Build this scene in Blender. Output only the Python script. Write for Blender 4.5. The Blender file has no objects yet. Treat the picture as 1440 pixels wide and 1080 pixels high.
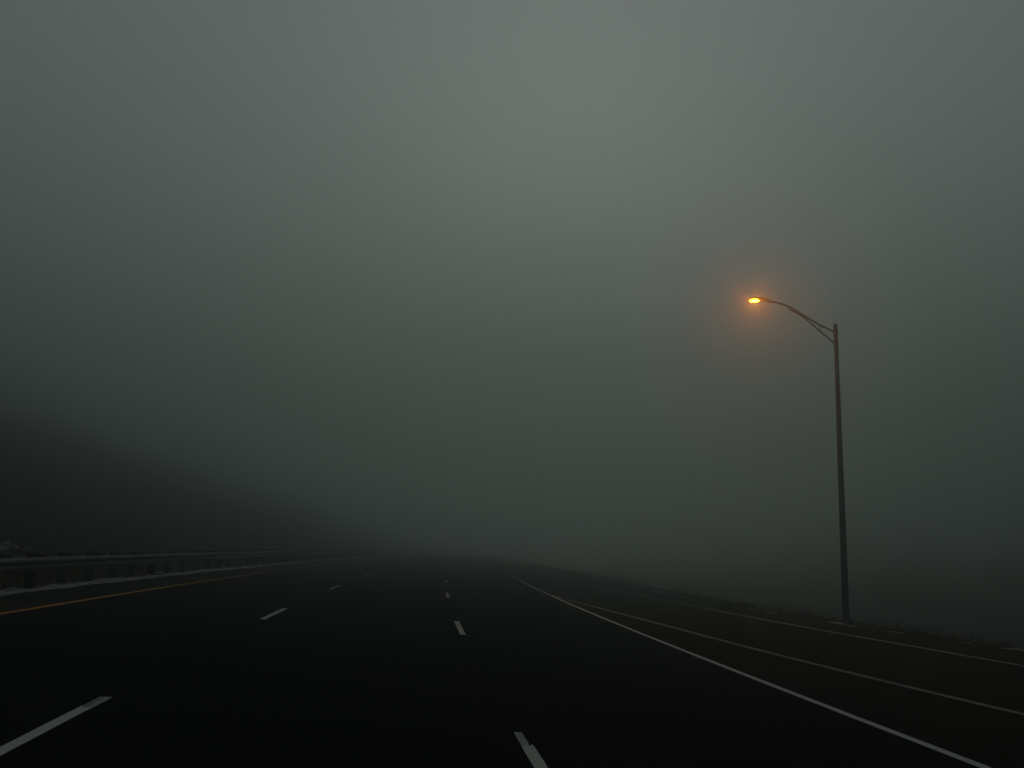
import bpy, bmesh, math, random
from mathutils import Vector, Matrix, noise

S = bpy.context.scene
C = S.collection
random.seed(7)

# ------------------------------------------------------------------ camera
F_PX, YH, CAM_H, ROLL = 1333.3, 774.6, 1.531, 0.024
PITCH = math.atan((YH - 540) / F_PX)
cam_d = bpy.data.cameras.new('camera')
cam = bpy.data.objects.new('camera', cam_d)
C.objects.link(cam)
cam_d.sensor_width = 36.0
cam_d.lens = 36.0 * F_PX / 1440.0
cam_d.clip_start = 0.05
cam_d.clip_end = 3000
Fw = Vector((0, math.cos(PITCH), math.sin(PITCH)))
Rt = Vector((1, 0, 0))
Up = Rt.cross(Fw)
Rt2 = Rt * math.cos(ROLL) + Up * math.sin(ROLL)
Up2 = Rt2.cross(Fw)
cam.matrix_world = Matrix(((Rt2.x, Up2.x, -Fw.x, 0), (Rt2.y, Up2.y, -Fw.y, 0),
                           (Rt2.z, Up2.z, -Fw.z, CAM_H), (0, 0, 0, 1)))
S.camera = cam

# ------------------------------------------------------------------ sky and sun (murky overcast dusk)
SUN_EL, SUN_AZ = math.radians(23), math.radians(3.5)      # azimuth clockwise from the driving direction
w = bpy.data.worlds.new('World')
S.world = w
w.use_nodes = True
nt = w.node_tree
nt.nodes.clear()
sky = nt.nodes.new('ShaderNodeTexSky')
sky.sky_type = 'NISHITA'
sky.sun_disc = False
sky.sun_elevation = SUN_EL
sky.sun_rotation = SUN_AZ
sky.air_density = 1.0
sky.dust_density = 1.5
sky.ozone_density = 1.0
hs = nt.nodes.new('ShaderNodeHueSaturation')
hs.inputs['Saturation'].default_value = 0.27            # cloud takes most of the blue out
bg = nt.nodes.new('ShaderNodeBackground')
bg.inputs['Strength'].default_value = 0.05
wo = nt.nodes.new('ShaderNodeOutputWorld')
nt.links.new(sky.outputs['Color'], hs.inputs['Color'])
nt.links.new(hs.outputs['Color'], bg.inputs['Color'])
nt.links.new(bg.outputs['Background'], wo.inputs['Surface'])

sun_d = bpy.data.lights.new('sun', 'SUN')
sun = bpy.data.objects.new('sun', sun_d)
C.objects.link(sun)
sun_d.energy = 1.5
sun_d.angle = math.radians(100)
sun_d.color = (0.95, 0.975, 0.965)
to_sun = Vector((math.sin(SUN_AZ) * math.cos(SUN_EL), math.cos(SUN_AZ) * math.cos(SUN_EL), math.sin(SUN_EL)))
sun.rotation_euler = (-to_sun).to_track_quat('-Z', 'Y').to_euler()
sun.location = to_sun * 600

S.view_settings.view_transform = 'Standard'
S.view_settings.look = 'None'
S.view_settings.gamma = 1.0
S.view_settings.exposure = -1.72
S.view_settings.use_curve_mapping = False
S.render.engine = 'CYCLES'
S.cycles.volume_bounces = 6
S.cycles.max_bounces = 10
S.cycles.use_denoising = True

# ------------------------------------------------------------------ helpers
HAZE_DENSITY, HAZE_TOP, HAZE_G = 0.0155, 86.0, 0.90
BANK = 0.0402                                            # the carriageway tilts down to the right


def tag(o, label=None, cat=None, group=None, kind=None):
    if label: o['label'] = label
    if cat: o['category'] = cat
    if group: o['group'] = group
    if kind: o['kind'] = kind
    return o


def obj(name, verts, faces, mat, parent=None, smooth=False):
    me = bpy.data.meshes.new(name)
    me.from_pydata([tuple(v) for v in verts], [], faces)
    me.update()
    if smooth:
        for p in me.polygons: p.use_smooth = True
    if mat: me.materials.append(mat)
    o = bpy.data.objects.new(name, me)
    C.objects.link(o)
    if parent is not None:
        o.parent = parent
    return o


def empty(name, loc):
    o = bpy.data.objects.new(name, None)
    o.location = loc
    o.empty_display_size = 0.3
    C.objects.link(o)
    return o


# road reference line: the right-hand dashed lane line, s metres along, d metres to its right
TH0, K1, K2, D0 = -0.12384, 0.00192, -1.0e-5, 1.12573


def heading(s):
    s = min(max(s, 0.0), 95.0)
    return TH0 + K1 * s + K2 * s * s


STEP = 0.25
_pts = {0: (D0, 0.0)}
for sign in (1, -1):
    x, y = D0, 0.0
    for i in range(int(420 / STEP)):
        sm = sign * (i + 0.5) * STEP
        x += sign * STEP * math.sin(heading(sm))
        y += sign * STEP * math.cos(heading(sm))
        _pts[sign * (i + 1)] = (x, y)


def xy(s, d):
    q = s / STEP
    i = math.floor(q)
    t = q - i
    a, b = _pts[i], _pts[i + 1]
    e = heading(s)
    return a[0] * (1 - t) + b[0] * t + d * math.cos(e), a[1] * (1 - t) + b[1] * t - d * math.sin(e)


def plane_z(x):
    return -BANK * max(-45.0, min(45.0, x))


def P(s, d, up=0.0):
    x, y = xy(s, d)
    return Vector((x, y, plane_z(x) + up))


def interp(tab, s):
    if s <= tab[0][0]:
        (a, p), (b, q) = tab[0], tab[1]
    elif s >= tab[-1][0]:
        return tab[-1][1]
    else:
        for (a, p), (b, q) in zip(tab, tab[1:]):
            if a <= s <= b: break
    return p + (q - p) * (s - a) / (b - a)


RAMP_LEFT = [(-40, 16.0), (0, 8.4), (5, 7.4), (11.2, 6.38), (14, 6.0), (17.5, 5.6), (21, 5.30), (25.6, 4.93), (29.2, 4.56), (33, 4.2), (36.5, 3.9)]
RAMP_RIGHT = [(-40, 26.0), (0, 14.3), (8, 12.5), (14, 11.3), (17.7, 10.72), (21, 10.27), (24, 9.88), (28, 9.42), (34, 8.88), (40, 8.36), (46, 7.9), (60, 7.0), (90, 5.6), (130, 4.6), (380, 4.4)]
EDGE = [(-40, 36.0), (0, 20.6), (8, 17.4), (15, 14.9), (21.6, 13.25), (25, 12.35), (28.3, 11.78), (32.5, 11.28), (38, 10.85), (44, 10.6), (54, 10.45), (70, 10.3), (130, 9.6), (380, 9.4)]
GUARD = -9.78                                           # guardrail line
SHOULDER = -9.35                                        # outer edge of the left shoulder
INNER = -7.70                                           # joint between left lane and shoulder


# ------------------------------------------------------------------ materials
def mat(name):
    m = bpy.data.materials.new(name)
    m.use_nodes = True
    t = m.node_tree
    b = t.nodes['Principled BSDF']
    return m, t, b


def noise_node(t, scale, detail=6, rough=0.6, vec=None):
    n = t.nodes.new('ShaderNodeTexNoise')
    n.inputs['Scale'].default_value = scale
    n.inputs['Detail'].default_value = detail
    n.inputs['Roughness'].default_value = rough
    if vec is not None: t.links.new(vec, n.inputs['Vector'])
    return n


def ramp_node(t, fac, stops):
    r = t.nodes.new('ShaderNodeValToRGB')
    e = r.color_ramp.elements
    while len(e) < len(stops): e.new(0.5)
    for el, (p, c) in zip(e, stops):
        el.position = p
        el.color = (*c, 1) if len(c) == 3 else c
    t.links.new(fac, r.inputs['Fac'])
    return r


def geo_pos(t):
    return t.nodes.new('ShaderNodeNewGeometry').outputs['Position']


def bump(t, b, height, strength, dist):
    n = t.nodes.new('ShaderNodeBump')
    n.inputs['Strength'].default_value = strength
    n.inputs['Distance'].default_value = dist
    t.links.new(height, n.inputs['Height'])
    t.links.new(n.outputs['Normal'], b.inputs['Normal'])


def two_tone(name, lo, hi, scale, rough, spec=0.3, fine=60, bump_s=0.3, bump_d=0.01, stops=(0.35, 0.7), metal=0.0):
    m, t, b = mat(name)
    p = geo_pos(t)
    a = noise_node(t, scale, 8, 0.65, p)
    r = ramp_node(t, a.outputs['Fac'], [(stops[0], lo), (stops[1], hi)])
    t.links.new(r.outputs['Color'], b.inputs['Base Color'])
    f = noise_node(t, fine, 4, 0.7, p)
    bump(t, b, f.outputs['Fac'], bump_s, bump_d)
    b.inputs['Roughness'].default_value = rough
    b.inputs['Specular IOR Level'].default_value = spec
    b.inputs['Metallic'].default_value = metal
    return m


M_ROAD = two_tone('dark_damp_asphalt', (0.006, 0.007, 0.008), (0.014, 0.015, 0.015), 0.35, 1.0, 0.03, 90, 0.4, 0.006)
M_SHOULDER = two_tone('old_asphalt', (0.020, 0.019, 0.016), (0.042, 0.038, 0.031), 0.5, 1.0, 0.03, 80, 0.4, 0.006)
M_RAMP = two_tone('sandy_asphalt', (0.012, 0.011, 0.009), (0.036, 0.031, 0.022), 0.22, 1.0, 0.03, 80, 0.4, 0.006)
M_EARTH = two_tone('frozen_earth', (0.030, 0.024, 0.015), (0.075, 0.055, 0.033), 0.6, 0.95, 0.1, 9, 0.6, 0.05)
M_SNOW = two_tone('dirty_snow', (0.26, 0.27, 0.27), (0.58, 0.60, 0.60), 2.2, 0.8, 0.2, 30, 0.5, 0.02)
M_ROCK = two_tone('snowy_rock', (0.30, 0.30, 0.29), (0.75, 0.76, 0.77), 3.0, 0.85, 0.2, 12, 0.7, 0.03)
M_STEEL = two_tone('galvanised_steel', (0.075, 0.08, 0.078), (0.13, 0.137, 0.132), 1.5, 0.6, 0.4, 40, 0.1, 0.002)
M_POLE = two_tone('weathered_pole_metal', (0.065, 0.085, 0.090), (0.095, 0.120, 0.128), 1.2, 0.65, 0.3, 30, 0.1, 0.002)
M_WOOD = two_tone('weathered_timber', (0.022, 0.018, 0.013), (0.050, 0.042, 0.032), 3.0, 0.9, 0.15, 25, 0.5, 0.006)
M_CONCRETE = two_tone('stained_concrete', (0.12, 0.12, 0.11), (0.22, 0.215, 0.20), 3.0, 0.9, 0.2, 40, 0.4, 0.006)
M_GRASS = two_tone('dead_grass', (0.055, 0.029, 0.014), (0.17, 0.088, 0.040), 2.0, 0.9, 0.1, 20, 0.0, 0.001)


def paint(name, col, wear_lo, wear_hi, under=(0.016, 0.016, 0.016)):
    m, t, b = mat(name)
    p = geo_pos(t)
    a = noise_node(t, 5.0, 10, 0.75, p)
    c = noise_node(t, 0.8, 3, 0.5, p)
    mix = t.nodes.new('ShaderNodeMath'); mix.operation = 'MULTIPLY_ADD'
    t.links.new(c.outputs['Fac'], mix.inputs[0]); mix.inputs[1].default_value = 0.5
    t.links.new(a.outputs['Fac'], mix.inputs[2])
    mid = tuple(u * 0.45 + v * 0.55 for u, v in zip(under, col))
    r = ramp_node(t, mix.outputs[0], [(wear_lo, under), (wear_lo + 0.05, mid), (wear_hi, col)])
    t.links.new(r.outputs['Color'], b.inputs['Base Color'])
    f = noise_node(t, 90, 4, 0.7, p)
    bump(t, b, f.outputs['Fac'], 0.4, 0.004)
    b.inputs['Roughness'].default_value = 0.8
    b.inputs['Specular IOR Level'].default_value = 0.2
    return m


M_WHITE = paint('worn_white_paint', (0.82, 0.83, 0.75), 0.44, 0.62)
M_WHITE_WORN = paint('scuffed_white_paint', (0.60, 0.61, 0.56), 0.55, 0.80)
M_DULL = paint('sandy_white_paint', (0.34, 0.33, 0.285), 0.52, 0.82)
M_YELLOW = paint('worn_yellow_paint', (0.74, 0.32, 0.055), 0.44, 0.64)

# ------------------------------------------------------------------ terrain


def smooth01(t):
    t = max(0.0, min(1.0, t))
    return t * t * (3 - 2 * t)


def ground_up(s, d, x, y):
    """height of the terrain above the tilted carriageway plane"""
    e = interp(EDGE, s)
    n = noise.fractal(Vector((x * 0.05, y * 0.05, 3.1)), 1.0, 2.0, 5)
    n2 = noise.fractal(Vector((x * 0.35, y * 0.35, 9.7)), 1.0, 2.0, 4)
    if SHOULDER - 0.5 < d < e - 0.3:
        return -0.05
    if d >= e - 0.3:
        t = d - (e - 0.3)
        lip = -0.05 + 0.05 * smooth01(t / 0.6) + 0.04 * n2 * smooth01(t / 0.5)
        fall = 2.0 * (math.exp(-0.22 * max(0.0, t - 1.2) / 2.0) - 1)
        fall += 0.075 * max(0.0, t - 22) * smooth01((t - 22) / 25)
        return lip + fall + 0.5 * n * smooth01(t / 12) * min(1.0, t / 40 + 0.3)
    t = (SHOULDER - 0.5) - d
    up = -0.05 + 0.07 * smooth01(t / 0.8) + 0.05 * n2 * smooth01(t / 1.0)
    u = max(0.0, t - 2.6)
    u = u * u / (u + 2.0)
    rise = 0.345 * u if u < 180 else 62.1 + 12.0 * math.tanh((u - 180) * 0.345 / 12.0)
    return up + rise + (0.5 * n + 0.2 * n2) * smooth01(u / 8)


svals, s = [], -60.0
while s < 400:
    svals.append(s)
    s += 0.8 if 10 < s < 90 else (2.5 if -10 < s < 160 else 10)
svals.append(400.0)
dl = [-400, -300, -220, -160, -120, -95, -75, -60, -52, -46, -41, -37, -33.5, -30.5, -28, -26, -24.2, -22.6, -21.2, -20,
      -19, -18, -17.2, -16.4, -15.7, -15, -14.4, -13.8, -13.2, -12.6, -12, -11.5, -11, -10.6, -10.2, SHOULDER - 0.5, SHOULDER + 0.2]
dr = [-0.9, -0.3, 0.0, 0.3, 0.6, 0.9, 1.2, 1.6, 2.1, 2.7, 3.5, 4.5, 6, 8, 11, 15, 20, 28, 40, 60, 90, 140, 220, 370]
verts, faces = [], []
cols = len(dl) + 6 + len(dr)
for s in svals:
    e = interp(EDGE, s)
    row = list(dl) + [-6, -3, 0, 3, 4.4, 6.0 if e < 12 else 8.0] + [e + q for q in dr]
    for d in row:
        x, y = xy(s, d)
        verts.append((x, y, plane_z(x) + ground_up(s, d, x, y)))
for i in range(len(svals) - 1):
    for j in range(cols - 1):
        a = i * cols + j
        faces.append((a, a + 1, a + cols + 1, a + cols))
m, t, b = mat('hillside_earth')
p = geo_pos(t)
a1 = noise_node(t, 0.25, 8, 0.7, p)
a2 = noise_node(t, 4.0, 6, 0.7, p)
r1 = ramp_node(t, a1.outputs['Fac'], [(0.35, (0.024, 0.019, 0.011)), (0.55, (0.050, 0.034, 0.019)), (0.75, (0.080, 0.052, 0.029))])
r2 = ramp_node(t, a2.outputs['Fac'], [(0.3, (0.6, 0.6, 0.6)), (0.7, (1.3, 1.25, 1.2))])
mx = t.nodes.new('ShaderNodeMix'); mx.data_type = 'RGBA'; mx.blend_type = 'MULTIPLY'; mx.inputs['Factor'].default_value = 1
t.links.new(r1.outputs['Color'], mx.inputs['A']); t.links.new(r2.outputs['Color'], mx.inputs['B'])
t.links.new(mx.outputs['Result'], b.inputs['Base Color'])
bump(t, b, a2.outputs['Fac'], 0.8, 0.15)
b.inputs['Roughness'].default_value = 0.95
b.inputs['Specular IOR Level'].default_value = 0.1
ground = tag(obj('ground', verts, faces, m, smooth=True), 'dark brown verge and hillside in thick fog', None, None, 'structure')


# ------------------------------------------------------------------ carriageway sheets and paint
def strip(name, left, right, s0, s1, step, up, m, parent=None, n=1):
    """sheet between two lateral curves"""
    vs, fs = [], []
    k = max(1, int(round((s1 - s0) / step)))
    for i in range(k + 1):
        s = s0 + (s1 - s0) * i / k
        a = left(s) if callable(left) else left
        b = right(s) if callable(right) else right
        for j in range(n + 1):
            vs.append(P(s, a + (b - a) * j / n, up))
    for i in range(k):
        for j in range(n):
            q = i * (n + 1) + j
            fs.append((q, q + 1, q + n + 2, q + n + 1))
    return obj(name, vs, fs, m, parent)


S0, S1 = -55, 395
road = tag(strip('road', INNER, 4.02, S0, S1, 2.5, 0.0, M_ROAD), 'black damp highway asphalt running into fog', None, None, 'structure')
shoulder = tag(strip('shoulder', SHOULDER, INNER, S0, S1, 2.5, 0.0, M_SHOULDER), 'narrow grey shoulder beside the yellow line', None, None, 'structure')


def rough_edge(s):
    x, y = xy(s, 10)
    return interp(EDGE, s) + 0.10 * noise.noise(Vector((s * 0.9, 1.7, 0))) + 0.05 * noise.noise(Vector((s * 3.1, 5.7, 0)))


ramp = tag(strip('ramp', 4.02, rough_edge, S0, S1, 0.8, 0.0, M_RAMP, None, 4), 'sandy entrance ramp merging from the right', None, None, 'structure')


def line(name, dfun, s0, s1, width, m, parent, step=1.2, up=0.004):
    f = dfun if callable(dfun) else (lambda s: dfun)
    jit = lambda s, q: 0.006 * noise.noise(Vector((s * 2.3, q, 4.4)))
    return strip(name, lambda s: f(s) - width / 2 + jit(s, 0.3), lambda s: f(s) + width / 2 + jit(s, 7.9), s0, s1, step, up, m, parent)


line('yellow_edge_line', -7.55, S0, S1, 0.13, M_YELLOW, road, 1.2)
line('white_edge_line', 3.86, S0, 59.5, 0.115, M_WHITE, road, 0.6)
line('ramp_left_line', lambda s: interp(RAMP_LEFT, s), S0, 36.3, 0.17, M_DULL, ramp, 0.6)
line('ramp_right_line', lambda s: interp(RAMP_RIGHT, s), S0, 72, 0.125, M_WHITE_WORN, ramp, 0.6)


def dash(d0, s_far, broken):
    """one broken-line dash, 10 ft long, with crumbled ends"""
    L, W = 3.05, 0.104
    s_near = s_far - L
    left, right = [], []
    n = 14
    for i in range(n + 1):
        t = i / n
        s = s_near + L * t
        jl = 0.004 * noise.noise(Vector((s * 3, d0, 1)))
        jr = 0.004 * noise.noise(Vector((s * 3, d0, 8)))
        left.append((s, d0 - W / 2 + jl)); right.append((s, d0 + W / 2 + jr))
    left[-1] = (s_far + random.uniform(-.04, .02), left[-1][1])
    right[-1] = (s_far + random.uniform(-.04, .02), right[-1][1])
    left[0] = (s_near + random.uniform(-.03, .03), left[0][1])
    # a grid five cells wide: the broken end and the near end stop at uneven lengths
    NW = 6
    stop = s_far - 0.42 if broken else s_far
    far = [stop + random.uniform(-.07, .07) * (1 if broken else .5) for _ in range(NW + 1)]
    near = [s_near + random.uniform(-.035, .035) for _ in range(NW + 1)]
    vs, fs = [], []
    for i in range(n + 1):
        for j in range(NW + 1):
            u = j / NW
            s = near[j] + (far[j] - near[j]) * i / n
            vs.append(P(s, left[i][1] * (1 - u) + right[i][1] * u, 0.006))
    for i in range(n):
        for j in range(NW):
            q = i * (NW + 1) + j
            fs.append((q, q + 1, q + NW + 2, q + NW + 1))
    o = obj('lane_dash', vs, fs, M_WHITE, road)
    if broken:                                           # scuffed older paint showing past the end
        pieces = [(-W / 2 + 0.004, W / 2 - 0.030)] if d0 > -1 else [(-W / 2, -W / 2 + 0.022), (-W / 2 + 0.034, W / 2)]
        vs, fs = [], []
        for u, v in pieces:
            k = len(vs)
            m = 8
            for i in range(m + 1):
                s = s_far - 0.55 + (0.70 * i / m)
                vs.append(P(s, d0 + u + random.uniform(-.004, .004), 0.002))
                vs.append(P(s + (random.uniform(-.05, .05) if i == m else 0), d0 + v + random.uniform(-.004, .004), 0.002))
            fs += [(k + 2 * i, k + 2 * i + 1, k + 2 * i + 3, k + 2 * i + 2) for i in range(m)]
        obj('dash_end', vs, fs, M_WHITE_WORN, o)
    return o


for k in range(-1, 9):
    dash(0.0, 8.457 + 12.192 * k, k == 0)
    dash(-3.66, 9.238 + 12.192 * k, k == 0)

# ------------------------------------------------------------------ guardrail on the left
rail_top = 0.70
guard = empty('guardrail', P(23.6, GUARD))
tag(guard, 'long grey steel guardrail on dark timber posts beside the left shoulder', 'guardrail')
base = guard.location.copy()
GS0 = 23.619 - 1.905 * 18
prof = [(0.000, 0.000), (0.012, -0.016), (0.070, -0.052), (0.083, -0.075), (0.083, -0.105), (0.070, -0.120), (0.010, -0.142),
        (0.000, -0.156), (0.010, -0.170), (0.070, -0.192), (0.083, -0.207), (0.083, -0.237), (0.070, -0.260), (0.012, -0.296), (0.000, -0.312)]
RAIL_D = GUARD + 0.20
for k in range(0, 34):
    sa = GS0 + 3.81 * k - 0.16
    sb = GS0 + 3.81 * (k + 1) + 0.16
    lap = 0.004 * (k % 2)
    vs, fs = [], []
    N = 3
    for i in range(N):
        s = sa + (sb - sa) * i / (N - 1)
        for (pd, pz) in prof:
            vs.append(P(s, RAIL_D + pd + lap, rail_top + pz + lap * 0.5) - base)
        for (pd, pz) in reversed(prof):
            vs.append(P(s, RAIL_D + pd + lap - 0.0032, rail_top + pz + lap * 0.5 - 0.0005) - base)
    q = 2 * len(prof)
    for i in range(N - 1):
        for j in range(q):
            a, b_ = i * q + j, i * q + (j + 1) % q
            fs.append((a, b_, b_ + q, a + q))
    fs.append(tuple(range(q)))
    fs.append(tuple(reversed(range((N - 1) * q, N * q))))
    obj('rail_segment', vs, fs, M_STEEL, guard)


def box(cx, cy, cz, hx, hy, hz):
    vs = [(cx + sx * hx, cy + sy * hy, cz + sz * hz) for sx in (-1, 1) for sy in (-1, 1) for sz in (-1, 1)]
    fs = [(0, 1, 3, 2), (4, 6, 7, 5), (0, 4, 5, 1), (2, 3, 7, 6), (0, 2, 6, 4), (1, 5, 7, 3)]
    return vs, fs


def bevel_mesh(me, w=0.006):
    bm = bmesh.new(); bm.from_mesh(me)
    bmesh.ops.recalc_face_normals(bm, faces=bm.faces)
    bmesh.ops.bevel(bm, geom=bm.edges, offset=w, segments=1, affect='EDGES')
    bm.to_mesh(me); bm.free()


# post: origin at its foot, +x towards the road
pv, pf = box(-0.10, 0, 0.335, 0.10, 0.095, 0.435)
post0 = obj('post', pv, pf, M_WOOD, guard)
bevel_mesh(post0.data, 0.008)
bv, bf = box(0.101, 0, rail_top - 0.140, 0.099, 0.085, 0.185)
block0 = obj('blockout', bv, bf, M_WOOD, post0)
bevel_mesh(block0.data, 0.008)
for k in range(66):
    s = GS0 + 1.905 * k
    if k == 0:
        o, blk = post0, block0
    else:
        o = post0.copy(); C.objects.link(o); o.parent = guard
        blk = block0.copy(); C.objects.link(blk); blk.parent = o
    o.location = P(s, GUARD) - base
    o.rotation_euler = (random.uniform(-.012, .012), random.uniform(-.02, .02), -heading(s) + random.uniform(-.03, .03))

# ------------------------------------------------------------------ street light on the right
PD = 29.5


def ray_at(px, py, depth):
    d = Fw + Rt2 * ((px - 720) / F_PX) + Up2 * ((540 - py) / F_PX)
    return Vector((0, 0, CAM_H)) + d * (depth / d.y)


foot = ray_at(1190, 877.5, PD)
topz = ray_at(1175.3, 457.0, PD).z
lamp = empty('street_light', foot)
tag(lamp, 'tall grey street light with one curved arm, glowing orange above the ramp', 'street light')
H = topz - foot.z


def ring_loft(rings, cap=True):
    vs, fs = [], []
    n = len(rings[0])
    for r in rings: vs += r
    for i in range(len(rings) - 1):
        for j in range(n):
            a, b_ = i * n + j, i * n + (j + 1) % n
            fs.append((a, b_, b_ + n, a + n))
    if cap:
        fs.append(tuple(reversed(range(n))))
        fs.append(tuple(range((len(rings) - 1) * n, len(rings) * n)))
    return vs, fs


def circle(c, r, n=20, ax=Vector((0, 0, 1))):
    u = ax.orthogonal().normalized(); v = ax.cross(u)
    return [c + (u * math.cos(2 * math.pi * k / n) + v * math.sin(2 * math.pi * k / n)) * r for k in range(n)]


def tube(pts, rad, n=10):
    rings = []
    for i, p in enumerate(pts):
        a = pts[max(0, i - 1)]; c = pts[min(len(pts) - 1, i + 1)]
        t = (c - a).normalized()
        u = Vector((0, 1, 0)); u = (u - t * u.dot(t)).normalized(); v = t.cross(u)
        r = rad(i / (len(pts) - 1)) if callable(rad) else rad
        rings.append([p + (u * math.cos(2 * math.pi * k / n) + v * math.sin(2 * math.pi * k / n)) * r for k in range(n)])
    return ring_loft(rings)


def spline(pts, n):
    """catmull-rom through the points"""
    q = [pts[0] * 2 - pts[1]] + pts + [pts[-1] * 2 - pts[-2]]
    out = []
    for i in range(len(pts) - 1):
        p0, p1, p2, p3 = q[i:i + 4]
        for k in range(n):
            t = k / n
            out.append(0.5 * ((2 * p1) + (p2 - p0) * t + (2 * p0 - 5 * p1 + 4 * p2 - p3) * t * t + (3 * p1 - p0 - 3 * p2 + p3) * t ** 3))
    out.append(pts[-1])
    return out


rb, rt = 0.108, 0.062
rings = [circle(Vector((0, 0, z)), rb + (rt - rb) * (z - 0.03) / H) for z in [0.03 + (H - 0.03) * i / 12 for i in range(13)]]
obj('pole', *ring_loft(rings), M_POLE, lamp, True)
cap = [circle(Vector((0, 0, H + z)), r) for z, r in ((-0.03, rt + 0.006), (0.01, rt + 0.006), (0.035, rt * 0.75), (0.045, rt * 0.3))]
obj('pole_cap', *ring_loft(cap), M_POLE, lamp)
v_, f_ = box(0, 0, 0.012, 0.19, 0.19, 0.016)
pl = obj('base_plate', v_, f_, M_POLE, lamp); bevel_mesh(pl.data, 0.005)
for sx in (-1, 1):
    for sy in (-1, 1):
        obj('anchor_bolt', *ring_loft([circle(Vector((sx * 0.145, sy * 0.145, z)), 0.018, 8) for z in (0.028, 0.085)]), M_POLE, pl)
obj('footing', *ring_loft([circle(Vector((0, 0, z)), r, 24) for z, r in ((-0.5, 0.33), (-0.02, 0.33), (-0.005, 0.31))]), M_CONCRETE, lamp)
v_, f_ = box(0, -rb - 0.004, 0.55, 0.055, 0.008, 0.10)
hh = obj('access_cover', v_, f_, M_POLE, lamp); bevel_mesh(hh.data, 0.004)


def A(px, py):
    return ray_at(px, py, PD) - foot


up_pts = [A(1173.5, 466.6), A(1163, 461.8), A(1153.3, 457.4), A(1142, 450.6), A(1131, 444.2), A(1120, 437.2), A(1109, 431.2), A(1098, 427.2), A(1089.5, 425.0), A(1080, 423.6), A(1076, 423.2)]
obj('upper_arm', *tube(spline(up_pts, 4), 0.030), M_POLE, lamp, True)
lo_pts = [A(1174, 483.0), A(1163, 474.0), A(1153.3, 466.0), A(1145, 458.6), A(1136.7, 451.6), A(1128, 444.9), A(1120, 439.9), A(1109.0, 434.4)]
obj('lower_arm', *tube(spline(lo_pts, 4), 0.026), M_POLE, lamp, True)
obj('arm_strut', *tube([A(1153.4, 457.6), A(1153.5, 466.0)], 0.014, 8), M_POLE, lamp)
for zc in (466.6, 483.0):
    c = A(1174.6, zc); c.y = 0
    c.x = 0
    rr = rb + (rt - rb) * c.z / H
    obj('arm_clamp', *ring_loft([circle(Vector((0, 0, c.z + dz)), rr + 0.012) for dz in (-0.07, 0.07)]), M_POLE, lamp)

# cobra-head luminaire, long axis x, nose to the left
nose = A(1052.0, 422.2); tail = A(1081.5, 423.4)
hx0, hx1 = nose.x, tail.x
Lh = hx1 - hx0
sec = [(0.00, 0.03, 0.012, 0.000), (0.05, 0.085, 0.035, 0.002), (0.18, 0.135, 0.060, 0.006), (0.38, 0.155, 0.075, 0.008),
       (0.55, 0.145, 0.080, 0.006), (0.70, 0.105, 0.075, 0.000), (0.86, 0.065, 0.055, -0.004), (1.00, 0.042, 0.040, -0.006)]
zc = (nose.z + tail.z) / 2 + 0.030
rings = []
for t_, wy, hz, dz in sec:
    cx = hx0 + Lh * t_
    rings.append([Vector((cx, nose.y + wy * math.cos(a), zc + dz + (hz if math.sin(a) > 0 else hz * 0.45) * math.sin(a)))
                  for a in [2 * math.pi * k / 18 for k in range(18)]])
head = obj('lamp_housing', *ring_loft(rings), M_POLE, lamp, True)
# glowing drop-glass refractor
m_g, t, b = mat('sodium_glass')
b.inputs['Base Color'].default_value = (0.8, 0.6, 0.3, 1)
b.inputs['Roughness'].default_value = 0.3
b.inputs['Emission Color'].default_value = (1.0, 0.25, 0.0026, 1)
b.inputs['Emission Strength'].default_value = 1000.0
gx = hx0 + Lh * 0.30
rings = []
for k in range(9):
    a = math.pi / 2 * k / 8
    rr, zz = math.cos(a), -math.sin(a)
    rr = max(rr, 0.03)
    rings.append([Vector((gx + 0.145 * rr * math.cos(q), nose.y + 0.115 * rr * math.sin(q), zc - 0.026 + 0.055 * zz))
                  for q in [2 * math.pi * j / 24 for j in range(24)]])
obj('lamp_glass', *ring_loft(rings), m_g, head, True)

# ------------------------------------------------------------------ snow, grass, boulders


def snow_sheet(name, strips, m):
    """strips: (s0, s1, d(s), width(s), height)"""
    vs, fs = [], []
    for (s0, s1, df, wf, hh) in strips:
        n = max(4, int((s1 - s0) / 0.35))
        k0 = len(vs)
        NJ = 6
        for i in range(n + 1):
            s = s0 + (s1 - s0) * i / n
            tap = min(1.0, min(i, n - i) / 2.0 + 0.08)
            wd = wf(s) * tap
            c = df(s)
            for j in range(NJ + 1):
                u = j / NJ * 2 - 1
                d = c + wd * u * (1 + 0.35 * noise.noise(Vector((s * 1.3, u * 2, c))))
                z = hh * tap * (1 - u * u) * (0.6 + 0.6 * noise.noise(Vector((s * 1.9, d * 3, 2.2)))) 
                x, y = xy(s, d)
                g = ground_up(s, d, x, y)
                if SHOULDER < d < interp(EDGE, s): g = 0.0
                vs.append(P(s, d, max(g, -0.02 if abs(u) < 1 else -0.06) + (z if abs(u) < 1 else -0.03)))
        for i in range(n):
            for j in range(NJ):
                a = k0 + i * (NJ + 1) + j
                fs.append((a, a + 1, a + NJ + 2, a + NJ + 1))
    return obj(name, vs, fs, m, None, True)


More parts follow.
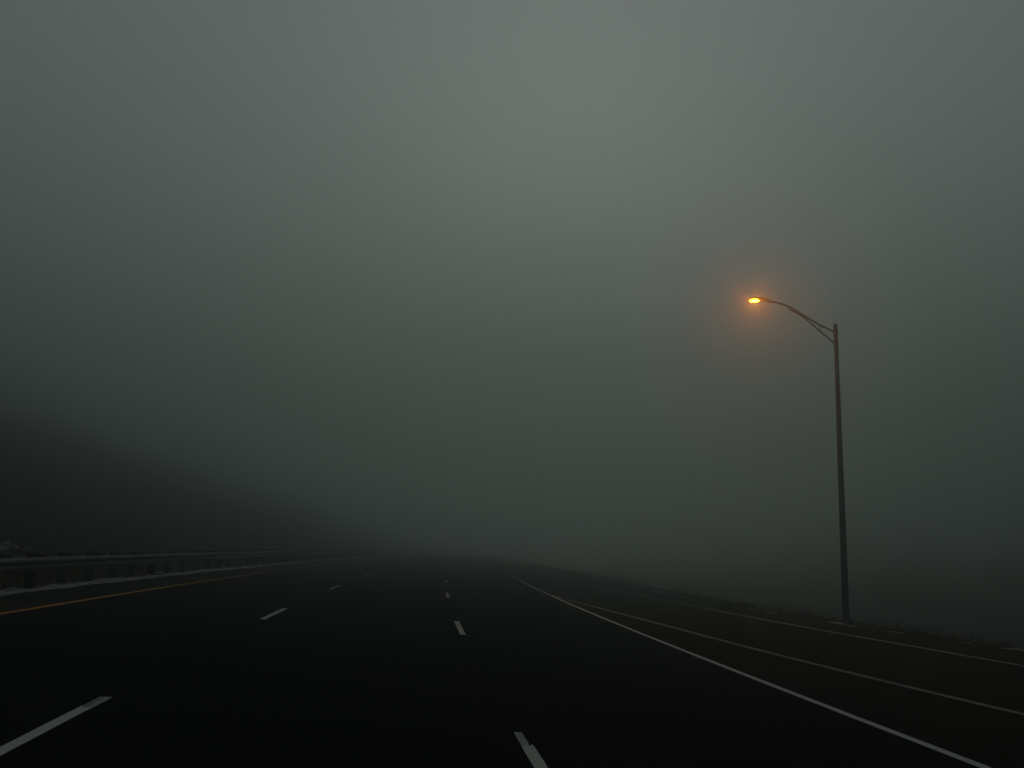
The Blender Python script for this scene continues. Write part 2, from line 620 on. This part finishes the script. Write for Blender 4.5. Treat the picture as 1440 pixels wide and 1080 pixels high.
nz = lambda s, q: noise.noise(Vector((s * 0.45, q, 0.3)))
left_strips = [(14, 150, lambda s: SHOULDER - 0.06 + 0.12 * nz(s, 1), lambda s: 0.34 + 0.14 * nz(s * 1.7, 5), 0.08)]
s = 18.0
while s < 60:
    L_ = random.uniform(0.8, 2.6)
    q = random.uniform(0.45, 0.8)
    left_strips.append((s, s + L_, lambda s, q=q: SHOULDER - q + 0.08 * nz(s, 3), lambda s: 0.10 + 0.06 * nz(s * 2, 9), 0.05))
    s += L_ + random.uniform(0.2, 1.6)
sl = snow_sheet('roadside_snow', left_strips, M_SNOW)
tag(sl, 'grey ridge of ploughed snow along the foot of the guardrail', 'snow', None, 'stuff')
right = []
for s0, s1, off, wd in [(21.2, 22.6, 0.05, .05), (22.9, 23.7, .02, .05), (25.2, 26.4, .03, .035), (27.6, 28.1, -0.02, .06), (28.2, 29.4, .05, .09), (32.4, 33.6, 0, .07),
                        (34.2, 35.0, .05, .05), (42, 44.5, 0, .10), (45.5, 49.5, .05, .13), (50.6, 55, 0, .12), (56.5, 59, .1, .12), (61, 66, 0, .14), (69, 76, .1, .14), (18.5, 20, .1, .07), (15, 17.5, 0, .06)]:
    right.append((s0, s1, lambda s, off=off: interp(EDGE, s) + off + 0.05 * nz(s * 2, 4), lambda s, wd=wd: wd * (1.3 + 0.5 * nz(s * 3, 8)), 0.08))
sr = snow_sheet('roadside_snow', right, M_SNOW)
tag(sr, 'thin broken patches of snow along the right edge of the ramp', 'snow', None, 'stuff')


def tufts(name, spots, m):
    vs, fs = [], []
    for (px, py, pz, h, nb) in spots:
        for _ in range(nb):
            a = random.uniform(0, 2 * math.pi)
            hh = h * random.uniform(0.5, 1.2)
            r0 = random.uniform(0, 0.09)
            bx, by = px + r0 * math.cos(a), py + r0 * math.sin(a)
            lean = random.uniform(0.1, 0.75) * hh
            wa = random.uniform(0, math.pi); wd = random.uniform(0.003, 0.007)
            ox, oy = wd * math.cos(wa), wd * math.sin(wa)
            k = len(vs)
            mx_, my_ = bx + lean * 0.35 * math.cos(a), by + lean * 0.35 * math.sin(a)
            vs += [(bx - ox, by - oy, pz - 0.02), (bx + ox, by + oy, pz - 0.02), (mx_ + ox, my_ + oy, pz + hh * 0.6), (mx_ - ox, my_ - oy, pz + hh * 0.6),
                   (bx + lean * math.cos(a), by + lean * math.sin(a), pz + hh)]
            fs += [(k, k + 1, k + 2, k + 3), (k + 3, k + 2, k + 4)]
    return obj(name, vs, fs, m)


spots = []
for _ in range(1500):
    s = random.uniform(12, 95)
    d = interp(EDGE, s) + abs(random.gauss(0.25, 0.5)) + 0.12
    dens = noise.noise(Vector((s * 0.45, d * 0.5, 6.6)))
    if dens < -0.12: continue
    x, y = xy(s, d)
    spots.append((x, y, plane_z(x) + ground_up(s, d, x, y), (random.uniform(0.25, 0.42) if random.random() < 0.03 else random.uniform(0.06, 0.19)) * (1 + 0.6 * dens), random.randint(5, 11)))
tag(tufts('dry_grass', spots, M_GRASS), 'short dead grass along the right edge of the ramp', 'grass', None, 'stuff')
spots = []
for _ in range(4200):
    s = random.uniform(12, 95)
    d = GUARD - 0.45 - abs(random.gauss(0, 4.5))
    if noise.noise(Vector((s * 0.3, d * 0.3, 2.6))) < -0.25: continue
    x, y = xy(s, d)
    spots.append((x, y, plane_z(x) + ground_up(s, d, x, y), random.uniform(0.12, 0.34), random.randint(5, 9)))
tag(tufts('dry_grass', spots, M_GRASS), 'brown dead grass on the bank behind the guardrail', 'grass', None, 'stuff')


def boulder(label, px, py, depth, size, seed):
    c = ray_at(px, py, depth)
    bm = bmesh.new()
    bmesh.ops.create_icosphere(bm, subdivisions=3, radius=1.0)
    for v in bm.verts:
        n = v.co.normalized()
        k = 1 + 0.45 * noise.fractal(n * 1.1 + Vector((seed, 0, 0)), 1.0, 2.0, 4)
        v.co = Vector((n.x * size[0], n.y * size[1], n.z * size[2])) * k
    me = bpy.data.meshes.new('boulder'); bm.to_mesh(me); bm.free()
    for p_ in me.polygons: p_.use_smooth = True
    me.materials.append(M_ROCK)
    o = bpy.data.objects.new('boulder', me); C.objects.link(o)
    o.location = c
    tag(o, label, 'boulder', 'snow-dusted boulders above the guardrail')
    return o


boulder('pale snow-dusted boulder cut by the left edge of the photo', -2, 772, 29.0, (0.24, 0.22, 0.10), 1.0)
boulder('tallest pale snow-dusted boulder on the bank above the guardrail', 9, 767.0, 29.6, (0.13, 0.15, 0.14), 4.0)
boulder('low pointed snow-dusted boulder in the middle of the row above the guardrail', 21, 770.5, 29.6, (0.13, 0.15, 0.08), 7.0)
boulder('small snow-dusted boulder at the right end of the row above the guardrail', 38, 772.0, 29.8, (0.11, 0.14, 0.055), 11.0)

# ------------------------------------------------------------------ fog
zs = [v.co.z for v in ground.data.vertices]
xs = [v.co.x for v in ground.data.vertices]; ys = [v.co.y for v in ground.data.vertices]
v_, f_ = box((min(xs) + max(xs)) / 2, (min(ys) + max(ys)) / 2, (min(zs) - 1.0 + HAZE_TOP) / 2,
             (max(xs) - min(xs)) / 2 + 5, (max(ys) - min(ys)) / 2 + 5, (HAZE_TOP - min(zs) + 1.0) / 2)
hz = obj('haze', v_, f_, None)
mh = bpy.data.materials.new('fog')
mh.use_nodes = True
t = mh.node_tree
t.nodes.clear()
vol = t.nodes.new('ShaderNodeVolumePrincipled')
vol.inputs['Color'].default_value = (0.70, 0.752, 0.730, 1)
vol.inputs['Density'].default_value = HAZE_DENSITY
vol.inputs['Anisotropy'].default_value = HAZE_G
out = t.nodes.new('ShaderNodeOutputMaterial')
t.links.new(vol.outputs['Volume'], out.inputs['Volume'])
hz.data.materials.append(mh)
tag(hz, 'thick grey fog over the highway', None, None, 'stuff')
print('terrain max z', max(zs), 'min', min(zs))
